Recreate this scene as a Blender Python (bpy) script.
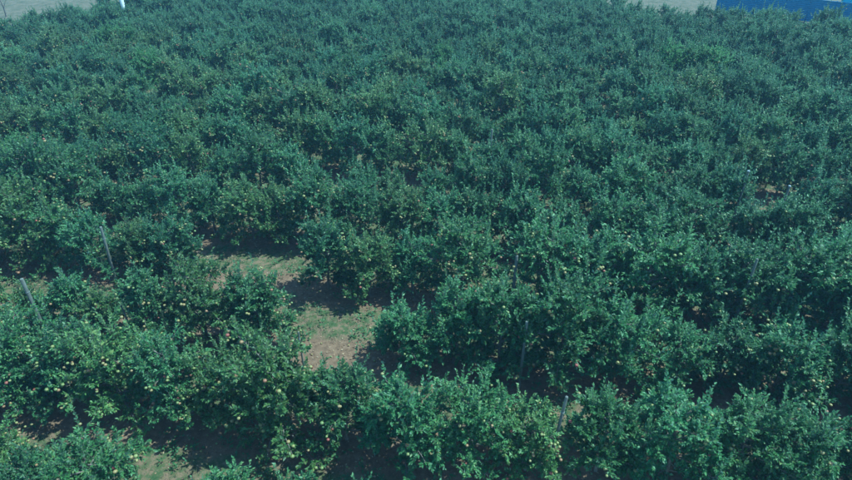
import bpy, math, random
import numpy as np
from math import sin, cos, radians, pi

sc = bpy.context.scene
COL = sc.collection
for o in list(bpy.data.objects):
    bpy.data.objects.remove(o)

# ------------------------------------------------------------------ camera
CAM_H, PITCH, FPX = 15.0, radians(32.3), 586.0      # focal length in pixels of an 852 wide frame
cam_d = bpy.data.cameras.new('camera')
cam = bpy.data.objects.new('camera', cam_d)
COL.objects.link(cam)
cam.location = (0, 0, CAM_H)
cam.rotation_euler = (pi / 2 - PITCH, 0, 0)
cam_d.sensor_width = 36.0
cam_d.lens = 36.0 * FPX / 852.0
cam_d.clip_end = 2000
sc.camera = cam

# ------------------------------------------------------------------ sky, sun, exposure
SUN_EL, SUN_AZ = radians(62), radians(80)           # azimuth from +Y (straight ahead) towards +X (right)
w = bpy.data.worlds.new('World')
sc.world = w
w.use_nodes = True
wn = w.node_tree.nodes
wl = w.node_tree.links
wn.clear()
wo = wn.new('ShaderNodeOutputWorld')
bg = wn.new('ShaderNodeBackground')
sky = wn.new('ShaderNodeTexSky')
sky.sky_type = 'NISHITA'
sky.sun_disc = False
sky.sun_elevation = SUN_EL
sky.sun_rotation = SUN_AZ
sky.air_density = 1.3
sky.dust_density = 0.3
sky.ozone_density = 3.0
bg.inputs['Strength'].default_value = 0.15
wl.new(sky.outputs[0], bg.inputs[0])
wl.new(bg.outputs[0], wo.inputs[0])

sun_d = bpy.data.lights.new('sun', 'SUN')
sun_d.energy = 4.8
sun_d.angle = radians(0.6)
sun_d.color = (1.0, 0.95, 0.88)
sun = bpy.data.objects.new('sun', sun_d)
COL.objects.link(sun)
sun.location = (0, 0, 60)
sun.rotation_euler = (pi / 2 - SUN_EL, 0, pi - SUN_AZ)

vs = sc.view_settings
vs.view_transform = 'Standard'
vs.look = 'None'
vs.exposure = 0.95
vs.gamma = 1.0
vs.use_curve_mapping = False
vs.use_white_balance = True                          # the camera was balanced for warmer light: blue cast
vs.white_balance_temperature = 4700
vs.white_balance_tint = -24
sc.cycles.max_bounces = 4
sc.cycles.diffuse_bounces = 2
sc.cycles.transmission_bounces = 2
sc.cycles.transparent_max_bounces = 4
sc.cycles.volume_bounces = 0

# ------------------------------------------------------------------ helpers
RNG = np.random.default_rng(7)
random.seed(7)

def project(x, y, z):
    """pixel of a world point in the 852 x 480 frame (used only to leave out trees the photo cannot show)"""
    dz = z - CAM_H
    d = y * cos(PITCH) - dz * sin(PITCH)
    up = y * sin(PITCH) + dz * cos(PITCH)
    return 426 + FPX * x / d, 240 - FPX * up / d, d

def height(x, y):
    return (0.05 * np.sin(x * 0.31 + 1.3) * np.cos(y * 0.27 + 0.4) + 0.03 * np.sin(x * 0.83 + y * 0.61)
            + 0.015 * np.sin(x * 2.3 - y * 1.7 + 0.8) + 0.012 * np.sin(x * 1.1 + y * 3.1))

ROW_A = radians(7.7)
EX = np.array([cos(ROW_A), -sin(ROW_A)])             # along a row, to the right
NX = np.array([sin(ROW_A), cos(ROW_A)])              # across the rows, away from the camera
T1, SP = 11.6, 3.75                                  # first full row, row spacing
def row_xy(s, t):
    return s * EX[0] + t * NX[0], s * EX[1] + t * NX[1]

def link(name, mesh, parent=None, mat=None):
    o = bpy.data.objects.new(name, mesh)
    COL.objects.link(o)
    o.parent = parent
    if mat and mesh and not mesh.materials:
        mesh.materials.append(mat)
    return o

def tag(o, label=None, cat=None, group=None, kind=None):
    if label: o['label'] = label
    if cat: o['category'] = cat
    if group: o['group'] = group
    if kind: o['kind'] = kind
    return o

def mesh_np(name, V, F, smooth=False):
    """V (n,3) array, F (m,k) array of equal polygons"""
    V = np.asarray(V, np.float32); F = np.asarray(F, np.int32)
    m = bpy.data.meshes.new(name)
    m.vertices.add(len(V)); m.vertices.foreach_set('co', V.ravel())
    k = F.shape[1]
    m.loops.add(F.size); m.loops.foreach_set('vertex_index', F.ravel())
    m.polygons.add(len(F))
    m.polygons.foreach_set('loop_start', np.arange(0, F.size, k, dtype=np.int32))
    m.polygons.foreach_set('loop_total', np.full(len(F), k, np.int32))
    if smooth: m.polygons.foreach_set('use_smooth', np.ones(len(F), bool))
    m.update(calc_edges=True)
    return m

def unit(v):
    return v / np.maximum(np.linalg.norm(v, axis=-1, keepdims=True), 1e-9)

def frame(d):
    a = np.array([0, 0, 1.0]) if abs(d[2]) < 0.9 else np.array([1.0, 0, 0])
    u = unit(np.cross(d, a)); return u, np.cross(d, u)

class Tubes:
    """branches: swept tubes with one radius per point, quads"""
    def __init__(self, n=5): self.V = []; self.F = []; self.c = 0; self.n = n
    def add(self, P, R, n=None):
        n = n or self.n; P = np.asarray(P, float)
        T = unit(np.gradient(P, axis=0)); u, v = frame(T[0])
        ang = np.arange(n) * 2 * pi / n
        for i in range(len(P)):
            u = unit(u - T[i] * (u @ T[i])); v = np.cross(T[i], u)
            self.V.append(P[i] + R[i] * (np.cos(ang)[:, None] * u + np.sin(ang)[:, None] * v))
        for i in range(len(P) - 1):
            for k in range(n):
                a = self.c + i * n + k; b = self.c + i * n + (k + 1) % n
                self.F.append((a, b, b + n, a + n))
        self.c += len(P) * n
    def mesh(self, name): return mesh_np(name, np.concatenate(self.V), self.F, True)

def boxes_mesh(name, boxes):
    V = []; F = []
    for (x0, x1, y0, y1, z0, z1) in boxes:
        b = len(V)
        V += [(x, y, z) for z in (z0, z1) for y in (y0, y1) for x in (x0, x1)]
        F += [[b + i for i in q] for q in ((0, 2, 3, 1), (4, 5, 7, 6), (0, 1, 5, 4), (2, 6, 7, 3), (0, 4, 6, 2), (1, 3, 7, 5))]
    return mesh_np(name, V, F)

# ------------------------------------------------------------------ materials
def newmat(name):
    m = bpy.data.materials.new(name); m.use_nodes = True
    nt = m.node_tree; nt.nodes.clear()
    out = nt.nodes.new('ShaderNodeOutputMaterial')
    return m, nt.nodes, nt.links, out

def ramp(N, stops):
    r = N.new('ShaderNodeValToRGB'); e = r.color_ramp.elements
    while len(e) < len(stops): e.new(0.5)
    for i, (p, c) in enumerate(stops): e[i].position = p; e[i].color = (*c, 1)
    return r

def mixc(N, L, fac, a, b, mode='MIX'):
    m = N.new('ShaderNodeMix'); m.data_type = 'RGBA'; m.blend_type = mode
    for sock, val in ((m.inputs[0], fac), (m.inputs[6], a), (m.inputs[7], b)):
        if hasattr(val, 'is_output'): L.new(val, sock)
        elif isinstance(val, (int, float)): sock.default_value = val
        else: sock.default_value = (*val, 1)
    return m.outputs[2]

def leaf_material(name, stops, under, rough=0.5, trans=0.32):
    m, N, L, out = newmat(name)
    geo = N.new('ShaderNodeNewGeometry'); oi = N.new('ShaderNodeObjectInfo')
    r = ramp(N, stops); L.new(geo.outputs['Random Per Island'], r.inputs[0])
    hv = N.new('ShaderNodeMapRange'); hv.inputs[3].default_value = 0.8; hv.inputs[4].default_value = 1.2
    L.new(oi.outputs['Random'], hv.inputs[0])
    at = N.new('ShaderNodeAttribute'); at.attribute_name = 'young'
    c = mixc(N, L, at.outputs['Fac'], r.outputs[0], (0.12, 0.19, 0.075))
    c = mixc(N, L, geo.outputs['Backfacing'], c, under)
    v = N.new('ShaderNodeVectorMath'); v.operation = 'SCALE'
    L.new(c, v.inputs[0]); L.new(hv.outputs[0], v.inputs['Scale'])
    c = mixc(N, L, 1.0, v.outputs[0], oi.outputs['Color'], 'MULTIPLY')
    p = N.new('ShaderNodeBsdfPrincipled'); L.new(c, p.inputs['Base Color'])
    p.inputs['Roughness'].default_value = rough
    p.inputs['Specular IOR Level'].default_value = 0.36
    t = N.new('ShaderNodeBsdfTranslucent'); L.new(c, t.inputs[0])
    mx = N.new('ShaderNodeMixShader'); mx.inputs[0].default_value = trans
    L.new(p.outputs[0], mx.inputs[1]); L.new(t.outputs[0], mx.inputs[2]); L.new(mx.outputs[0], out.inputs[0])
    return m

M_LEAF = leaf_material('apple_leaf', [(0.0, (0.034, 0.08, 0.028)), (0.45, (0.057, 0.13, 0.038)), (0.8, (0.08, 0.165, 0.047)), (1.0, (0.14, 0.19, 0.06))], (0.13, 0.19, 0.12))
M_GRASS = leaf_material('grass_blade', [(0.0, (0.03, 0.055, 0.016)), (0.45, (0.05, 0.066, 0.024)), (0.7, (0.1, 0.09, 0.045)), (1.0, (0.17, 0.13, 0.08))], (0.06, 0.075, 0.03), 0.6, 0.25)
M_WEED = leaf_material('weed_leaf', [(0.0, (0.04, 0.1, 0.03)), (1.0, (0.09, 0.16, 0.05))], (0.1, 0.16, 0.07), 0.6, 0.3)
M_LITTER = leaf_material('dry_leaf', [(0.0, (0.09, 0.05, 0.03)), (0.5, (0.2, 0.12, 0.065)), (1.0, (0.33, 0.24, 0.14))], (0.25, 0.18, 0.11), 0.8, 0.05)

def simple_mat(name, c0, c1, scale=20, rough=0.8, bump=0.2, stretch=(1, 1, 1)):
    m, N, L, out = newmat(name)
    tc = N.new('ShaderNodeTexCoord'); mp = N.new('ShaderNodeMapping'); mp.inputs['Scale'].default_value = stretch
    L.new(tc.outputs['Object'], mp.inputs[0])
    n = N.new('ShaderNodeTexNoise'); n.inputs['Scale'].default_value = scale; n.inputs['Detail'].default_value = 6
    L.new(mp.outputs[0], n.inputs['Vector'])
    r = ramp(N, [(0.3, c0), (0.7, c1)]); L.new(n.outputs['Fac'], r.inputs[0])
    p = N.new('ShaderNodeBsdfPrincipled'); p.inputs['Roughness'].default_value = rough
    L.new(r.outputs[0], p.inputs['Base Color'])
    b = N.new('ShaderNodeBump'); b.inputs['Strength'].default_value = bump; b.inputs['Distance'].default_value = 0.02
    L.new(n.outputs['Fac'], b.inputs['Height']); L.new(b.outputs[0], p.inputs['Normal'])
    L.new(p.outputs[0], out.inputs[0])
    return m

M_BARK = simple_mat('bark', (0.09, 0.07, 0.055), (0.2, 0.165, 0.13), 30, 0.9, 0.5, (1, 1, 0.3))
M_POST = simple_mat('weathered_post', (0.07, 0.07, 0.058), (0.15, 0.145, 0.12), 25, 0.9, 0.3, (1, 1, 0.15))
M_CONC = simple_mat('pale_concrete', (0.36, 0.36, 0.37), (0.5, 0.5, 0.5), 6, 0.85, 0.1)
M_BLUE = simple_mat('blue_sheet_metal', (0.02, 0.1, 0.22), (0.035, 0.13, 0.28), 3, 0.45, 0.05)
M_LBLUE = simple_mat('light_blue_paint', (0.12, 0.36, 0.55), (0.16, 0.42, 0.6), 3, 0.6, 0.05)
M_WHITE = simple_mat('white_paint', (0.72, 0.72, 0.7), (0.82, 0.82, 0.8), 5, 0.6, 0.05)
M_DARK = simple_mat('dark_glass', (0.015, 0.02, 0.025), (0.03, 0.035, 0.04), 3, 0.15, 0.0)
M_ROOF = simple_mat('grey_roof', (0.3, 0.3, 0.3), (0.4, 0.4, 0.4), 5, 0.8, 0.1)
M_STEEL = simple_mat('galvanised_steel', (0.2, 0.21, 0.21), (0.3, 0.3, 0.3), 12, 0.5, 0.05)

m, N, L, out = newmat('apple_skin'); M_APPLE = m
geo = N.new('ShaderNodeNewGeometry')
r = ramp(N, [(0.0, (0.13, 0.16, 0.045)), (0.45, (0.19, 0.175, 0.05)), (0.75, (0.21, 0.14, 0.055)), (0.93, (0.2, 0.095, 0.045)), (1.0, (0.18, 0.04, 0.03))])
L.new(geo.outputs['Random Per Island'], r.inputs[0])
p = N.new('ShaderNodeBsdfPrincipled'); p.inputs['Roughness'].default_value = 0.55
L.new(r.outputs[0], p.inputs['Base Color']); L.new(p.outputs[0], out.inputs[0])

# ground: bare cultivated strip under each row, mown grass between, pale dry earth beyond the orchard
m, N, L, out = newmat('orchard_ground'); M_GROUND = m
tc = N.new('ShaderNodeTexCoord')
def noise(scale, detail=5, rough=0.6):
    n = N.new('ShaderNodeTexNoise'); n.inputs['Scale'].default_value = scale
    n.inputs['Detail'].default_value = detail; n.inputs['Roughness'].default_value = rough
    L.new(tc.outputs['Object'], n.inputs['Vector']); return n.outputs['Fac']
def mth(op, a, b=None, c=None):
    n = N.new('ShaderNodeMath'); n.operation = op
    for i, v in enumerate((a, b, c)):
        if v is None: continue
        if hasattr(v, 'is_output'): L.new(v, n.inputs[i])
        else: n.inputs[i].default_value = v
    return n.outputs[0]
dt = N.new('ShaderNodeVectorMath'); dt.operation = 'DOT_PRODUCT'
L.new(tc.outputs['Object'], dt.inputs[0]); dt.inputs[1].default_value = (NX[0], NX[1], 0)
t = mth('DIVIDE', mth('SUBTRACT', dt.outputs['Value'], T1 - 0.15), SP)
fr = mth('ABSOLUTE', mth('SUBTRACT', mth('FRACT', mth('ADD', t, 100.5)), 0.5))       # 0 on the row, 0.5 mid alley
fr = mth('ADD', fr, mth('MULTIPLY', mth('SUBTRACT', noise(0.9, 6), 0.5), 0.34))
strip = N.new('ShaderNodeMapRange'); strip.interpolation_type = 'SMOOTHSTEP'
strip.inputs[1].default_value = 0.20; strip.inputs[2].default_value = 0.30
L.new(fr, strip.inputs[0])
soil = ramp(N, [(0.3, (0.075, 0.046, 0.028)), (0.55, (0.15, 0.093, 0.056)), (0.75, (0.22, 0.145, 0.095))]); L.new(noise(5, 8, 0.7), soil.inputs[0])
turf = ramp(N, [(0.32, (0.035, 0.06, 0.02)), (0.46, (0.065, 0.075, 0.03)), (0.58, (0.15, 0.1, 0.06))]); L.new(noise(3.1, 8, 0.7), turf.inputs[0])
dry = ramp(N, [(0.38, (0.05, 0.055, 0.03)), (0.6, (0.125, 0.098, 0.068))]); L.new(noise(0.8, 10, 0.8), dry.inputs[0])
orch = mixc(N, L, strip.outputs[0], soil.outputs[0], turf.outputs[0])
at = N.new('ShaderNodeAttribute'); at.attribute_name = 'outside'
colr = mixc(N, L, at.outputs['Fac'], orch, dry.outputs[0])
p = N.new('ShaderNodeBsdfPrincipled'); p.inputs['Roughness'].default_value = 0.95
p.inputs['Specular IOR Level'].default_value = 0.15
L.new(colr, p.inputs['Base Color'])
b = N.new('ShaderNodeBump'); b.inputs['Strength'].default_value = 0.7; b.inputs['Distance'].default_value = 0.05
L.new(noise(14, 8, 0.75), b.inputs['Height']); L.new(b.outputs[0], p.inputs['Normal'])
L.new(p.outputs[0], out.inputs[0])

# ------------------------------------------------------------------ where trees stand
BU = np.array([-200, 0, 25, 60, 100, 150, 560, 620, 655, 700, 720, 780, 852, 1100.])
BV = np.array([40, 18, 12, 5, -1, -14, -14, -5, 4, 6, 4, 8, 17, 54.])
def inside_orchard(x, y):
    u, v, d = project(x, y, 2.7)
    return v > np.interp(u, BU, BV) + 1.0

# ------------------------------------------------------------------ ground
def axis(lo, hi, a, b, fine, coarse):
    return np.unique(np.concatenate([np.arange(lo, a, coarse), np.arange(a, b, fine), np.arange(b, hi + coarse, coarse)]))
gx = axis(-300, 300, -40, 40, 0.4, 5.0); gy = axis(-60, 400, 2, 60, 0.4, 5.0)
X, Y = np.meshgrid(gx, gy)
Z = height(X, Y)
tt = (X * NX[0] + Y * NX[1] - T1) / SP
fr_ = np.abs((tt + 100.5) % 1 - 0.5)
Z = Z + np.where((np.abs(X) < 40) & (Y < 60), RNG.normal(0, 0.012, X.shape), 0)
nx_, ny_ = len(gx), len(gy)
I = np.arange(nx_ * ny_).reshape(ny_, nx_)
F = np.stack([I[:-1, :-1], I[:-1, 1:], I[1:, 1:], I[1:, :-1]], -1).reshape(-1, 4)
me = mesh_np('ground', np.stack([X, Y, Z], -1).reshape(-1, 3), F, True)
far = Y > 45
outs = np.where(far, ~inside_orchard(X, np.maximum(Y, 5) - 2.0), False).astype(np.float32)
at_ = me.attributes.new('outside', 'FLOAT', 'POINT'); at_.data.foreach_set('value', outs.ravel())
ground = tag(link('ground', me, None, M_GROUND), kind='structure')
def ground_z(x, y): return float(height(np.float64(x), np.float64(y)))

# ------------------------------------------------------------------ apple trees
LEAF = np.array([[0, 0, 0], [0.42, 0.5, 0.10], [0.5, 0, -0.02], [0.42, -0.5, 0.10], [1.0, 0, -0.10]])   # base, left, keel, right, tip
LEAF_F = np.array([[0, 2, 1], [0, 3, 2], [1, 2, 4], [2, 3, 4]])
def leaves_mesh(name, P, D, Nn, S, young, width=0.55):
    P, D, Nn, S = map(np.asarray, (P, D, Nn, S))
    D = unit(D); Sd = unit(np.cross(Nn, D)); Nn = np.cross(D, Sd)
    n = len(P)
    V = (P[:, None] + S[:, None, None] * (LEAF[None, :, 0:1] * D[:, None] + width * LEAF[None, :, 1:2] * Sd[:, None] + LEAF[None, :, 2:3] * Nn[:, None]))
    F = (np.arange(n)[:, None, None] * 5 + LEAF_F[None]).reshape(-1, 3)
    me = mesh_np(name, V.reshape(-1, 3), F)
    a = me.attributes.new('young', 'FLOAT', 'POINT')
    a.data.foreach_set('value', np.repeat(np.asarray(young, np.float32), 5))
    return me

t_ = (1 + 5 ** 0.5) / 2
ICO_V = unit(np.array([[-1, t_, 0], [1, t_, 0], [-1, -t_, 0], [1, -t_, 0], [0, -1, t_], [0, 1, t_], [0, -1, -t_], [0, 1, -t_], [t_, 0, -1], [t_, 0, 1], [-t_, 0, -1], [-t_, 0, 1]], float))
ICO_F = np.array([[0, 11, 5], [0, 5, 1], [0, 1, 7], [0, 7, 10], [0, 10, 11], [1, 5, 9], [5, 11, 4], [11, 10, 2], [10, 7, 6], [7, 1, 8], [3, 9, 4], [3, 4, 2], [3, 2, 6], [3, 6, 8], [3, 8, 9], [4, 9, 5], [2, 4, 11], [6, 2, 10], [8, 6, 7], [9, 8, 1]])
def subdiv(V, F):
    V = list(V); cache = {}; out = []
    def mid(a, b):
        k = (min(a, b), max(a, b))
        if k not in cache: cache[k] = len(V); V.append(unit((V[a] + V[b])))
        return cache[k]
    for a, b, c in F:
        x, y, z = mid(a, b), mid(b, c), mid(c, a); out += [(a, x, z), (b, y, x), (c, z, y), (x, y, z)]
    return np.array(V), np.array(out)
ICO_V, ICO_F = subdiv(ICO_V, ICO_F)
ICO_V = ICO_V * np.array([1, 1, 0.9]); ICO_V[:, 2] -= 0.22 * np.exp(-(ICO_V[:, 0] ** 2 + ICO_V[:, 1] ** 2) / 0.1) * np.sign(ICO_V[:, 2])   # dimples at stalk and eye
def apples_mesh(name, P, R):
    P = np.asarray(P); n = len(P); k = len(ICO_V)
    V = P[:, None] + np.asarray(R)[:, None, None] * ICO_V[None]
    F = (np.arange(n)[:, None, None] * k + ICO_F[None]).reshape(-1, 3)
    return mesh_np(name, V.reshape(-1, 3), F, True)

def build_tree_meshes(i, H, W, nl, fruit_many):
    """trunk with limbs, leaves and two fruit loads, for one tree shape. local x runs along the row"""
    g = np.random.default_rng(100 + i)
    tb = Tubes(5)
    lean = g.normal(0, 0.12, 2)
    zz = np.linspace(-0.12, H * 0.86, 9)
    lead = np.stack([lean[0] * (zz / H) ** 1.5 + 0.03 * np.sin(zz * 3 + i), lean[1] * np.maximum(zz / H, 0) + 0.03 * np.cos(zz * 2.5 + i), zz], -1)
    lead[0, :2] = lead[1, :2] * 0.3; lead = np.nan_to_num(lead)
    tb.add(lead, np.interp(zz, [-0.12, 0.1, H * 0.86], [0.085, 0.06, 0.012]))
    P, D, Nn, S, Yg, fruit = [], [], [], [], [], []
    def shoot(base, d, ln, nleaf, young, size, thick=0.006, tube=True):
        d = unit(d); k = 4
        us = np.linspace(0, 1, k)
        bend = g.normal(0, 0.12, 3) + np.array([0, 0, 0.10])
        pts = base + us[:, None] * d * ln + (us ** 2)[:, None] * bend * ln
        if tube: tb.add(pts, np.linspace(thick, 0.002, k), 3)
        u_, v_ = frame(d); a0 = g.uniform(0, 2 * pi)
        for q in range(nleaf):
            u = 0.12 + 0.88 * (q + g.uniform(0, 1)) / nleaf
            pos = base + u * d * ln + u * u * bend * ln
            a = a0 + q * 2.4 + g.normal(0, 0.3)
            spread = g.uniform(0.6, 1.2) * (1.15 - 0.6 * u)
            ld = d * (0.55 + 0.5 * u) + spread * (cos(a) * u_ + sin(a) * v_) + np.array([0, 0, g.normal(-0.08, 0.22)])
            P.append(pos); D.append(ld); Nn.append(np.array([0, 0, 1.0]) + g.normal(0, 0.45, 3))
            S.append(size * g.uniform(0.75, 1.2) * (1.0 - 0.25 * u)); Yg.append(young * max(0.0, u - 0.25) * 1.3)
    env_h = np.array([0.0, 0.16, 0.38, 0.62, 0.8, 0.95, 1.0]) * H
    env_r = np.array([0.9, 1.05, 1.0, 0.8, 0.58, 0.34, 0.2]) * W
    for j in range(nl):
        f = (j + g.uniform(0, 1)) / nl
        h0 = H * (0.12 + 0.72 * f)
        az = j * 2.39996 + g.normal(0, 0.35)
        rr = np.interp(h0 + 0.25, env_h, env_r) * g.uniform(0.72, 1.18)
        el = g.uniform(0.1, 0.55) + 0.35 * f
        dirh = np.array([cos(az) * 1.12, sin(az) * 0.92, 0])
        b0 = np.array([np.interp(h0, zz, lead[:, 0]), np.interp(h0, zz, lead[:, 1]), h0])
        us = np.linspace(0, 1, 6)
        drop = g.uniform(0.15, 0.6) * (1.15 - f)
        pts = b0 + us[:, None] * dirh * rr + np.stack([0 * us, 0 * us, us * math.tan(el) * rr * 0.8 - drop * us ** 2.2], -1) + np.cumsum(g.normal(0, 0.02, (6, 3)), 0) * us[:, None]
        tb.add(pts, np.linspace(0.022, 0.006, 6))
        nsh = int(19 * (0.65 + 0.5 * rr / W))
        for q in range(nsh):
            u = min(1.0, 0.15 + 0.85 * (q + g.uniform(0, 1)) / nsh)
            base = np.array([np.interp(u, us, pts[:, c]) for c in range(3)])
            out = unit(np.array([cos(az), sin(az), 0.0]))
            side = np.array([-out[1], out[0], 0]) * g.normal(0, 0.8)
            d = out * g.uniform(0.0, 0.8) + side + np.array([0, 0, g.normal(0.42, 0.55)])
            ln = g.uniform(0.16, 0.46)
            shoot(base, d, ln, int(8 + ln * 22), 0.35 * g.random() ** 2, 0.135)
            if g.random() < 0.5 and u > 0.5: fruit.append(base + out * g.uniform(0.08, 0.34) + np.array([g.normal(0, 0.06), g.normal(0, 0.06), g.uniform(-0.1, 0.12)]))
        for _q in range(int(g.integers(0, 4)) if f > 0.2 else 0):                # upright water shoot
            u = g.uniform(0.35, 0.95)
            base = np.array([np.interp(u, us, pts[:, c]) for c in range(3)])
            shoot(base, np.array([g.normal(0, 0.2), g.normal(0, 0.2), 1.0]), g.uniform(0.35, 0.95), int(g.uniform(16, 26)), 0.85, 0.14, 0.007)
    for q in range(4):
        shoot(lead[-1] - np.array([0, 0, 0.15 * q]), np.array([g.normal(0, 0.35), g.normal(0, 0.35), 1.0]), g.uniform(0.3, 0.6), 16, 0.8, 0.125, 0.008)
    tm = tb.mesh('trunk'); tm.materials.append(M_BARK)
    lm = leaves_mesh('crown', P, D, Nn, S, Yg); lm.materials.append(M_LEAF)
    fruit = np.array(fruit); g.shuffle(fruit)
    fms = []
    for cnt in (fruit_many, max(6, fruit_many // 4)):
        fp = fruit[:cnt]
        fm = apples_mesh('fruit', fp, g.uniform(0.04, 0.053, len(fp))); fm.materials.append(M_APPLE); fms.append(fm)
    return tm, lm, fms

NVAR = 12
VAR = []
vg = np.random.default_rng(5)
for i in range(NVAR):
    VAR.append(build_tree_meshes(i, vg.uniform(2.65, 3.15), vg.uniform(1.25, 1.5), int(vg.integers(28, 34)), int(vg.integers(100, 150))))
SMALL = [build_tree_meshes(50 + i, 1.75, 0.95, 15, 40) for i in range(3)]

# positions: row by row, gaps and small trees where the photograph shows them
GAPS = {2: [(-7.1, -3.5), (0.75, 1.75)], 3: [(-11.9, -7.9), (0.3, 1.6)], 5: [(-9.2, -6.9), (12.6, 13.8)]}
SMALL_AT = {0: [(-6.2, 0.5)], 2: [(-19, -13.8)]}
NROW = 24
place = []
pg = np.random.default_rng(21)
for k in range(0, NROW):
    t = T1 + (k - 1) * SP
    half = 0.78 * (t + 12) + 8
    s = -half + pg.uniform(0, 1.5)
    while s < half:
        ss = s + pg.normal(0, 0.12); tt_ = t + pg.normal(0, 0.22 if k > 3 else 0.1)
        if k <= 1: tt_ += max(0.0, -ss - 2) * 0.04          # the nearest rows bend slightly away at the left
        if not any(a < ss < b for a, b in GAPS.get(k, [])):
            x, y = row_xy(ss, tt_)
            if inside_orchard(x, y):
                small = any(a < ss < b for a, b in SMALL_AT.get(k, [])) and (k == 0 or pg.random() < 0.8)
                if k == 0 and (x > 0.5 or -8.0 < x < -6.2): pass
                else:
                    place.append(dict(row=k, s=ss, x=x, y=y, rz=-ROW_A + pg.normal(0, 0.25) + (pi if pg.random() < 0.5 else 0), sc=float(np.clip(pg.normal(1.0, 0.12), 0.74, 1.25)) * {0: 0.86, 3: 1.16}.get(k, 1), var=int(pg.integers(0, NVAR)), small=small))
        s += pg.uniform(1.6, 2.05)

def in_frame(p):
    top = (2.9 if not p['small'] else 1.7) * p['sc']
    us = []; vs_ = []
    for dx in (-0.9, 0.9):
        for z in (0.5, top):
            u, v, d = project(p['x'] + dx, p['y'], z); us.append(u); vs_.append(v)
    return max(us) > 4 and min(us) < 848 and max(vs_) > 3 and min(vs_) < 474

ORD = ['', 'first', 'second', 'third', 'fourth', 'fifth', 'sixth', 'seventh', 'eighth', 'ninth', 'tenth', 'eleventh', 'twelfth', 'thirteenth', 'fourteenth', 'fifteenth', 'sixteenth', 'seventeenth', 'eighteenth', 'nineteenth']
def ordinal(n):
    if n < 20: return ORD[n]
    tens = {20: ('twentieth', 'twenty'), 30: ('thirtieth', 'thirty'), 40: ('fortieth', 'forty')}[n // 10 * 10]
    return tens[0] if n % 10 == 0 else tens[1] + '-' + ORD[n % 10]

seen = [p for p in place if in_frame(p)]
rest = [p for p in place if not in_frame(p)]
rows = sorted({p['row'] for p in seen})
single, far_ = [], []
for k in rows:
    rp = [p for p in seen if p['row'] == k]
    (single if len(single) + len(rp) <= 312 else far_).extend(rp)
BRIGHT = [(4, 150, 26), (120, 28, 26), (690, 48, 30), (592, 15, 20), (440, 60, 14), (150, 75, 18)]    # livelier green crowns
for p in single:
    u, v, d = project(p['x'], p['y'], 1.8)
    p['bright'] = any((u - a) ** 2 + (v - b) ** 2 < c * c for a, b, c in BRIGHT)
    fx = 1 / (1 + math.exp((u - 430) / 110))                     # the left of the orchard carries more ripe fruit
    p['many'] = pg.random() < 0.12 + 0.75 * fx
    rp = sorted([q for q in single if q['row'] == p['row']], key=lambda q: q['s'])
    p['n'] = rp.index(p) + 1
for p in single:
    tm, lm, fms = (SMALL[p['var'] % 3] if p['small'] else VAR[p['var']])
    e = bpy.data.objects.new('apple_tree', None); e.empty_display_size = 0.3
    COL.objects.link(e)
    e.location = (p['x'], p['y'], ground_z(p['x'], p['y'])); e.rotation_euler = (0, 0, p['rz'])
    e.scale = (p['sc'], p['sc'], p['sc'] * (1 + 0.06 * sin(p['s'] * 3)))
    link('trunk', tm, e); c = link('crown', lm, e)
    h = 0.5 + 0.5 * sin(p['s'] * 1.7 + p['row'])
    ol = p['many'] and pg.random() < 0.4
    c.color = (1.15, 1.22, 0.85, 1) if p['bright'] else (1.22, 1.04, 0.88, 1) if ol else (0.92 + 0.16 * h, 0.97 + 0.06 * h, 0.95 + 0.1 * (1 - h), 1)
    tag(link('fruit', fms[0 if p['many'] else 1], e), kind='stuff')
    look = 'low young apple tree' if p['small'] else 'bright green apple tree' if p['bright'] else 'apple tree dotted with yellow apples' if p['many'] else 'leafy apple tree with few apples'
    tag(e, f"{look}, {ordinal(p['n'])} from the left in the {ordinal(p['row'] + 1)} row up", 'tree', 'apple trees standing in rows')

# the far rows merge into one canopy nobody can count: points carrying the same tree shapes
pts = far_ + rest
me = bpy.data.meshes.new('orchard_canopy')
me.from_pydata([(p['x'], p['y'], ground_z(p['x'], p['y'])) for p in pts], [], [])
a = me.attributes.new('pick', 'INT', 'POINT'); a.data.foreach_set('value', [p['var'] for p in pts])
a = me.attributes.new('turn', 'FLOAT_VECTOR', 'POINT'); a.data.foreach_set('vector', np.array([(0, 0, p['rz']) for p in pts], np.float32).ravel())
a = me.attributes.new('size', 'FLOAT', 'POINT'); a.data.foreach_set('value', [p['sc'] for p in pts])
canopy = tag(link('orchard_canopy', me), 'far rows of apple trees merging into one green canopy', 'trees', kind='stuff')
ng = bpy.data.node_groups.new('canopy_trees', 'GeometryNodeTree')
ng.interface.new_socket('Geometry', in_out='INPUT', socket_type='NodeSocketGeometry')
ng.interface.new_socket('Geometry', in_out='OUTPUT', socket_type='NodeSocketGeometry')
gn = ng.nodes; gl = ng.links
gi = gn.new('NodeGroupInput'); go = gn.new('NodeGroupOutput')
allj = gn.new('GeometryNodeJoinGeometry')
first_of = {}
for o in bpy.data.objects:
    if o.type == 'MESH' and o.data not in first_of: first_of[o.data] = o
for (tm, lm, fms) in VAR:
    j = gn.new('GeometryNodeJoinGeometry')
    for dm in (tm, lm, fms[1]):
        if dm not in first_of: continue
        oi = gn.new('GeometryNodeObjectInfo'); oi.inputs['Object'].default_value = first_of[dm]
        gl.new(oi.outputs['Geometry'], j.inputs[0])
    gti = gn.new('GeometryNodeGeometryToInstance')
    gl.new(j.outputs[0], gti.inputs[0]); gl.new(gti.outputs[0], allj.inputs[0])
iop = gn.new('GeometryNodeInstanceOnPoints')
iop.inputs['Pick Instance'].default_value = True
gl.new(gi.outputs[0], iop.inputs['Points']); gl.new(allj.outputs[0], iop.inputs['Instance'])
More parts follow.
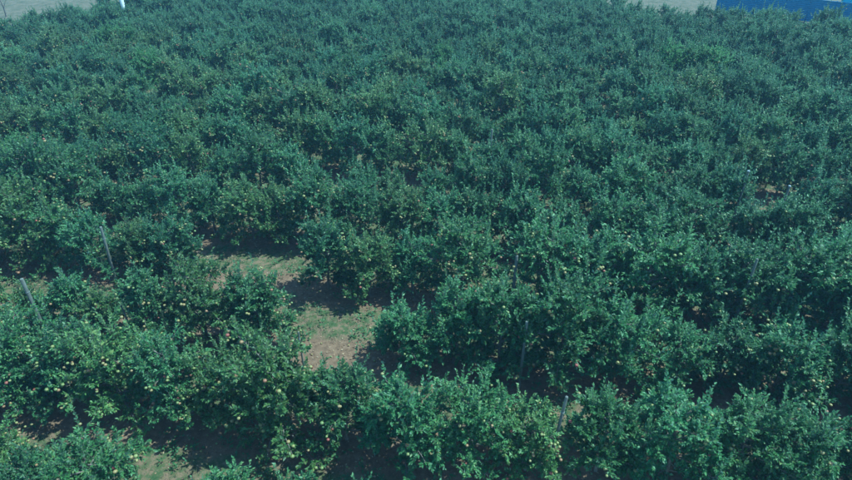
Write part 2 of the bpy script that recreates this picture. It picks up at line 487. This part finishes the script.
def named(nm, ty, out):
    n = gn.new('GeometryNodeInputNamedAttribute'); n.data_type = ty; n.inputs['Name'].default_value = nm
    return n.outputs['Attribute']
gl.new(named('pick', 'INT', 0), iop.inputs['Instance Index'])
gl.new(named('turn', 'FLOAT_VECTOR', 0), iop.inputs['Rotation'])
gl.new(named('size', 'FLOAT', 0), iop.inputs['Scale'])
gl.new(iop.outputs[0], go.inputs[0])
md = canopy.modifiers.new('canopy_trees', 'NODES'); md.node_group = ng

# ------------------------------------------------------------------ ground cover in the near alleys
gg = np.random.default_rng(33)
def scatter(n, s0, s1, t0, t1):
    s = gg.uniform(s0, s1, n); t = gg.uniform(t0, t1, n)
    x = s * EX[0] + t * NX[0]; y = s * EX[1] + t * NX[1]
    fr = np.abs(((t - T1 + 0.15) / SP + 100.5) % 1 - 0.5)
    return x, y, fr
def pnoise(x, y):
    return 0.5 + 0.25 * (np.sin(x * 1.9 + 1.1 * np.sin(y * 1.3)) * np.cos(y * 2.3 + np.sin(x * 0.9)) + np.sin(x * 4.3 + y * 3.7 + 2 * np.sin(y * 2.1)))
# grass
x, y, fr = scatter(420000, -30, 27, 7.0, 32)
keep = (gg.random(len(x)) < np.clip((fr - 0.17 + 0.18 * (pnoise(x, y) - 0.5)) / 0.16, 0.015, 1) * np.clip(pnoise(x * 0.7 + 9, y * 0.7) * 1.9 - 0.45, 0.04, 1))
x, y = x[keep], y[keep]; n = len(x)
hgt = gg.uniform(0.04, 0.13, n) * (0.7 + 0.9 * pnoise(x * 0.5, y * 0.5 + 4)); az = gg.uniform(0, 2 * pi, n); wd = gg.uniform(0.006, 0.013, n)
z = height(x, y) - 0.01
bx, by = np.cos(az) * wd, np.sin(az) * wd
lx, ly = gg.normal(0, 0.55, n) * hgt, gg.normal(0, 0.55, n) * hgt
V = np.stack([np.stack([x - bx, y - by, z], -1), np.stack([x + bx, y + by, z], -1), np.stack([x + lx, y + ly, z + hgt], -1)], 1).reshape(-1, 3)
tag(link('grass', mesh_np('grass', V, np.arange(3 * n).reshape(-1, 3)), None, M_GRASS), 'short mown grass growing in the alleys between tree rows', 'grass', kind='stuff')
# weeds: leafy rosettes at the strip edges
def rosettes(n, s0, s1, t0, t1, lo, hi, size, per=9):
    x, y, fr = scatter(n, s0, s1, t0, t1)
    k = (fr > lo) & (fr < hi) & (pnoise(x * 0.6 + 3, y * 0.6) > 0.5); x, y = x[k], y[k]
    x = np.repeat(x, per); y = np.repeat(y, per); m_ = len(x)
    hh = gg.uniform(0.0, 0.22, m_)
    a = gg.uniform(0, 2 * pi, m_); rr = gg.uniform(0, 0.10, m_)
    P = np.stack([x + np.cos(a) * rr, y + np.sin(a) * rr, height(x, y) + hh], -1)
    D = np.stack([np.cos(a), np.sin(a), gg.normal(0.35, 0.3, m_)], -1)
    Nn = np.stack([gg.normal(0, 0.4, m_), gg.normal(0, 0.4, m_), np.ones(m_)], -1)
    return P, D, Nn, gg.uniform(0.6, 1.2, m_) * size
P, D, Nn, S = rosettes(6500, -24, 20, 8.2, 26, 0.08, 0.46, 0.11)
tag(link('weeds', leaves_mesh('weeds', P, D, Nn, S, np.zeros(len(P)), 0.5), None, M_WEED), 'low broad-leaved weeds growing between the tree rows', 'weeds', kind='stuff')
# dry leaves
x, y, fr = scatter(26000, -28, 25, 7.5, 28)
k = gg.random(len(x)) < np.where(fr < 0.26, 1, 0.35); x, y = x[k], y[k]; n = len(x)
a = gg.uniform(0, 2 * pi, n)
tag(link('leaf_litter', leaves_mesh('leaf_litter', np.stack([x, y, height(x, y) + gg.uniform(0.01, 0.035, n)], -1), np.stack([np.cos(a), np.sin(a), gg.normal(0, 0.15, n)], -1), np.stack([gg.normal(0, 0.3, n), gg.normal(0, 0.3, n), np.ones(n)], -1), gg.uniform(0.05, 0.1, n), np.zeros(n), 0.6), None, M_LITTER), 'dry brown leaves strewn on the soil under the trees', 'leaves', kind='stuff')
# fallen fruit
x, y, fr = scatter(2600, -24, 22, 8, 26); k = fr < 0.24; x, y = x[k], y[k]
tag(link('fallen_fruit', apples_mesh('fallen_fruit', np.stack([x, y, height(x, y) + 0.03], -1), gg.uniform(0.03, 0.042, len(x))), None, M_APPLE), 'fallen apples lying on the soil under the trees', 'apples', kind='stuff')

# ------------------------------------------------------------------ support posts in the rows
def post(x, y, h, r, tilt, label, square=False):
    g = np.random.default_rng(int(abs(x * 100)))
    tb = Tubes(4 if square else 9)
    zz = np.array([-0.3, 0.0, h * 0.5, h - 0.02, h, h + 0.001])
    P = np.stack([tilt[0] * zz, tilt[1] * zz, zz], -1)
    tb.add(P, np.array([r * 1.05, r * 1.05, r, r * 0.97, r * 0.8, 0.001]))
    e = bpy.data.objects.new('support_post', None); COL.objects.link(e); e.location = (x, y, ground_z(x, y))
    link('shaft', tb.mesh('shaft'), e, M_POST)
    wr = Tubes(4); a = np.linspace(0, 2 * pi, 13)      # wire wrapped round the shaft where the trellis line was tied
    zc = h * 0.8
    wr.add(np.stack([np.cos(a) * (r + 0.006) + tilt[0] * zc, np.sin(a) * (r + 0.006) + tilt[1] * zc, zc + 0.01 * a / 6], -1), np.full(13, 0.005))
    link('wire_tie', wr.mesh('wire_tie'), e, M_STEEL)
    if 'pale tip' in label:
        link('cap', boxes_mesh('cap', [(-0.045, 0.045, -0.045, 0.045, h + 0.003, h + 0.07)]), e, M_STEEL)
    tag(e, label, 'post', 'grey posts among the apple trees')
POSTS = [  # position along its row, row, height, radius, lean, label
    (-16.3, 2, 2.9, 0.065, (0, 0), 'grey post standing beside low trees at the left edge'),
    (-15.9, 3, 2.8, 0.055, (0.05, 0), 'tall grey post in front of a fruiting tree, left'),
    (1.25, 2, 2.95, 0.05, (0, 0), 'pale grey post rising above trees right of centre'),
    (0.92, 3, 2.85, 0.06, (0, 0), 'grey post between two dense trees right of centre'),
    (2.1, 1, 3.0, 0.045, (0.06, 0), 'thin grey post in the front full row'),
    (9.2, 3, 3.5, 0.045, (0, 0), 'slanting grey post poking from canopy at the right'),
    (11.25, 5, 3.4, 0.05, (0, 0), 'dark post with pale tip, upper right of canopy'),
    (13.2, 5, 2.8, 0.05, (0, 0), 'dark post with pale tip, lower right of canopy'),
    (-0.48, 6, 3.1, 0.055, (0, 0), 'thin pale post in the middle of the canopy'),
    (-12.65, 2, 2.0, 0.03, (-0.1, 0.05), 'thin short stake leaning among low trees at left'),
    (-6.4, 2, 1.6, 0.03, (0, 0), 'short thin stake beside the bare gap'),
]
for s, k, h, r_, tl, lab in POSTS:
    x, y = row_xy(s, T1 + (k - 1) * SP - (0.75 if k in (2, 3, 5) else 0.1))
    post(x, y, h, r_, tl, lab)

# ------------------------------------------------------------------ blue boundary fence, upper right
A = np.array([36.2, 77.4]); B = np.array([68.7, 51.4])
fd = unit(B - A); fl = np.linalg.norm(B - A); fa = math.atan2(fd[1], fd[0])
fe = bpy.data.objects.new('metal_fence', None); COL.objects.link(fe)
fe.location = (A[0], A[1], 0); fe.rotation_euler = (0, 0, fa)
tag(fe, 'blue ribbed sheet-metal fence bounding the orchard at upper right', 'fence')
PW, FH = 2.5, 2.5
nr = 12
prof = []
for i in range(nr):                                     # lapped horizontal ribs
    z0 = 0.08 + (FH - 0.08) * i / nr; z1 = 0.08 + (FH - 0.08) * (i + 1) / nr
    prof += [(0.0, z0), (-0.045, z0 + 0.03), (-0.02, z1 - 0.012), (0.0, z1 - 0.004)]
V = []; F = []
for (yy, zz) in prof: V += [(0.02, yy, zz), (PW - 0.02, yy, zz)]
for i in range(len(prof) - 1): F.append((2 * i, 2 * i + 1, 2 * i + 3, 2 * i + 2))
nb = len(V)
for (yy, zz) in prof: V += [(0.02, 0.012, zz), (PW - 0.02, 0.012, zz)]
for i in range(len(prof) - 1): F.append((nb + 2 * i + 1, nb + 2 * i, nb + 2 * i + 2, nb + 2 * i + 3))
panel_me = mesh_np('panel', V, F); panel_me.materials.append(M_BLUE)
post_me = boxes_mesh('post', [(-0.05, 0.05, 0.02, 0.12, -0.4, FH + 0.05), (-0.065, 0.065, 0.005, 0.135, FH + 0.05, FH + 0.08)]); post_me.materials.append(M_BLUE)
cap_me = boxes_mesh('cap_rail', [(0.0, PW, -0.06, 0.03, FH + 0.002, FH + 0.05)]); cap_me.materials.append(M_BLUE)
for i in range(int(fl / PW)):
    for nm, me_ in (('panel', panel_me), ('post', post_me), ('cap_rail', cap_me)):
        o = link(nm, me_, fe); o.location = (i * PW, 0, 0)

# light blue outbuilding behind the fence
hx, hy = A + fd * 15.5 + np.array([fd[1], -fd[0]]) * -4.0
he = bpy.data.objects.new('outbuilding', None); COL.objects.link(he)
he.location = (hx, hy, 0); he.rotation_euler = (0, 0, fa)
tag(he, 'light blue outbuilding with white window trim behind the blue fence', 'building')
link('wall', boxes_mesh('wall', [(-3, 5, 0, 5, -0.3, 5.2)]), he, M_LBLUE)
V = [(-3.4, -0.5, 5.15), (5.4, -0.5, 5.15), (5.4, 2.5, 6.6), (-3.4, 2.5, 6.6), (-3.4, 5.5, 5.15), (5.4, 5.5, 5.15), (-3.4, -0.5, 5.27), (5.4, -0.5, 5.27), (5.4, 2.5, 6.72), (-3.4, 2.5, 6.72), (-3.4, 5.5, 5.27), (5.4, 5.5, 5.27)]
me_ = bpy.data.meshes.new('roof'); me_.from_pydata(V, [], [(0, 3, 2, 1), (3, 4, 5, 2), (6, 7, 8, 9), (9, 8, 11, 10), (0, 1, 7, 6), (4, 10, 11, 5), (0, 6, 9, 3), (3, 9, 10, 4), (1, 2, 8, 7), (2, 5, 11, 8)])
link('roof', me_, he, M_ROOF)
for wx in (-1.7, 1.6):
    wnd = link('window', boxes_mesh('window', [(wx - 0.45, wx + 0.45, -0.03, 0.02, 3.45, 4.3)]), he, M_DARK)
    link('frame', boxes_mesh('frame', [(wx - 0.55, wx - 0.45, -0.07, 0.01, 3.4, 4.4), (wx + 0.45, wx + 0.55, -0.07, 0.01, 3.4, 4.4), (wx - 0.45, wx + 0.45, -0.07, 0.01, 4.3, 4.4), (wx - 0.03, wx + 0.03, -0.06, -0.031, 3.45, 4.3)]), wnd, M_WHITE)
    link('sill', boxes_mesh('sill', [(wx - 0.62, wx + 0.62, -0.2, 0.005, 3.25, 3.4)]), wnd, M_WHITE)

# white pole at the top left, behind the last rows
pe = bpy.data.objects.new('concrete_pole', None); COL.objects.link(pe)
pe.location = (-32.0, 65.5, 0)
tag(pe, 'white pole standing among the farthest trees, top left', 'pole')
tb = Tubes(4); zz = np.array([-0.5, 0, 7.5, 7.52]); tb.add(np.stack([0 * zz, 0 * zz, zz], -1), np.array([0.26, 0.26, 0.2, 0.001]))
link('shaft', tb.mesh('shaft'), pe, M_CONC)
link('crossarm', boxes_mesh('crossarm', [(-0.8, 0.8, -0.27, -0.17, 6.9, 7.02)]), pe, M_STEEL)
for ix in (-0.7, 0.0, 0.7):
    tb = Tubes(8); zz = np.array([7.0, 7.08, 7.1, 7.15, 7.17, 7.22, 7.23]); tb.add(np.stack([ix + 0 * zz, -0.22 + 0 * zz, zz], -1), np.array([0.02, 0.02, 0.05, 0.05, 0.035, 0.035, 0.001]))
    link('insulator', tb.mesh('insulator'), pe, M_WHITE)

# bare sapling against the pale earth, top left corner
g = np.random.default_rng(4)
be = bpy.data.objects.new('bare_sapling', None); COL.objects.link(be); be.location = (-50.6, 74.0, 0)
tag(be, 'thin dark bare sapling against pale earth, top left corner', 'tree')
tb = Tubes(5); zz = np.linspace(-0.2, 4.2, 8)
st = np.stack([0.12 * np.sin(zz * 1.3), 0.1 * np.cos(zz), zz], -1); tb.add(st, np.linspace(0.11, 0.02, 8))
link('trunk', tb.mesh('trunk'), be, M_BARK)
tb = Tubes(4)
for j in range(16):
    i_ = 2 + j % 5; a = j * 2.4; ln = g.uniform(0.6, 1.3); us = np.linspace(0, 1, 4)
    tb.add(st[i_] + us[:, None] * np.array([cos(a) * 0.6, sin(a) * 0.6, 0.8]) * ln + np.cumsum(g.normal(0, 0.03, (4, 3)), 0), np.linspace(0.035, 0.006, 4))
link('branches', tb.mesh('branches'), be, M_BARK)

# ------------------------------------------------------------------ haze
HB = (-310, 310, -70, 415, -1.5, 17.0)
hz = link('haze', boxes_mesh('haze', [HB]))
tag(hz, 'thin bluish haze in the air over the orchard', 'haze', kind='stuff')
m, N, L, out = newmat('haze_air')
pv = N.new('ShaderNodeVolumePrincipled')
pv.inputs['Color'].default_value = (0.5, 0.72, 1.0, 1)
pv.inputs['Density'].default_value = 0.0007
pv.inputs['Anisotropy'].default_value = 0.0
L.new(pv.outputs[0], out.inputs['Volume'])
hz.data.materials.append(m)
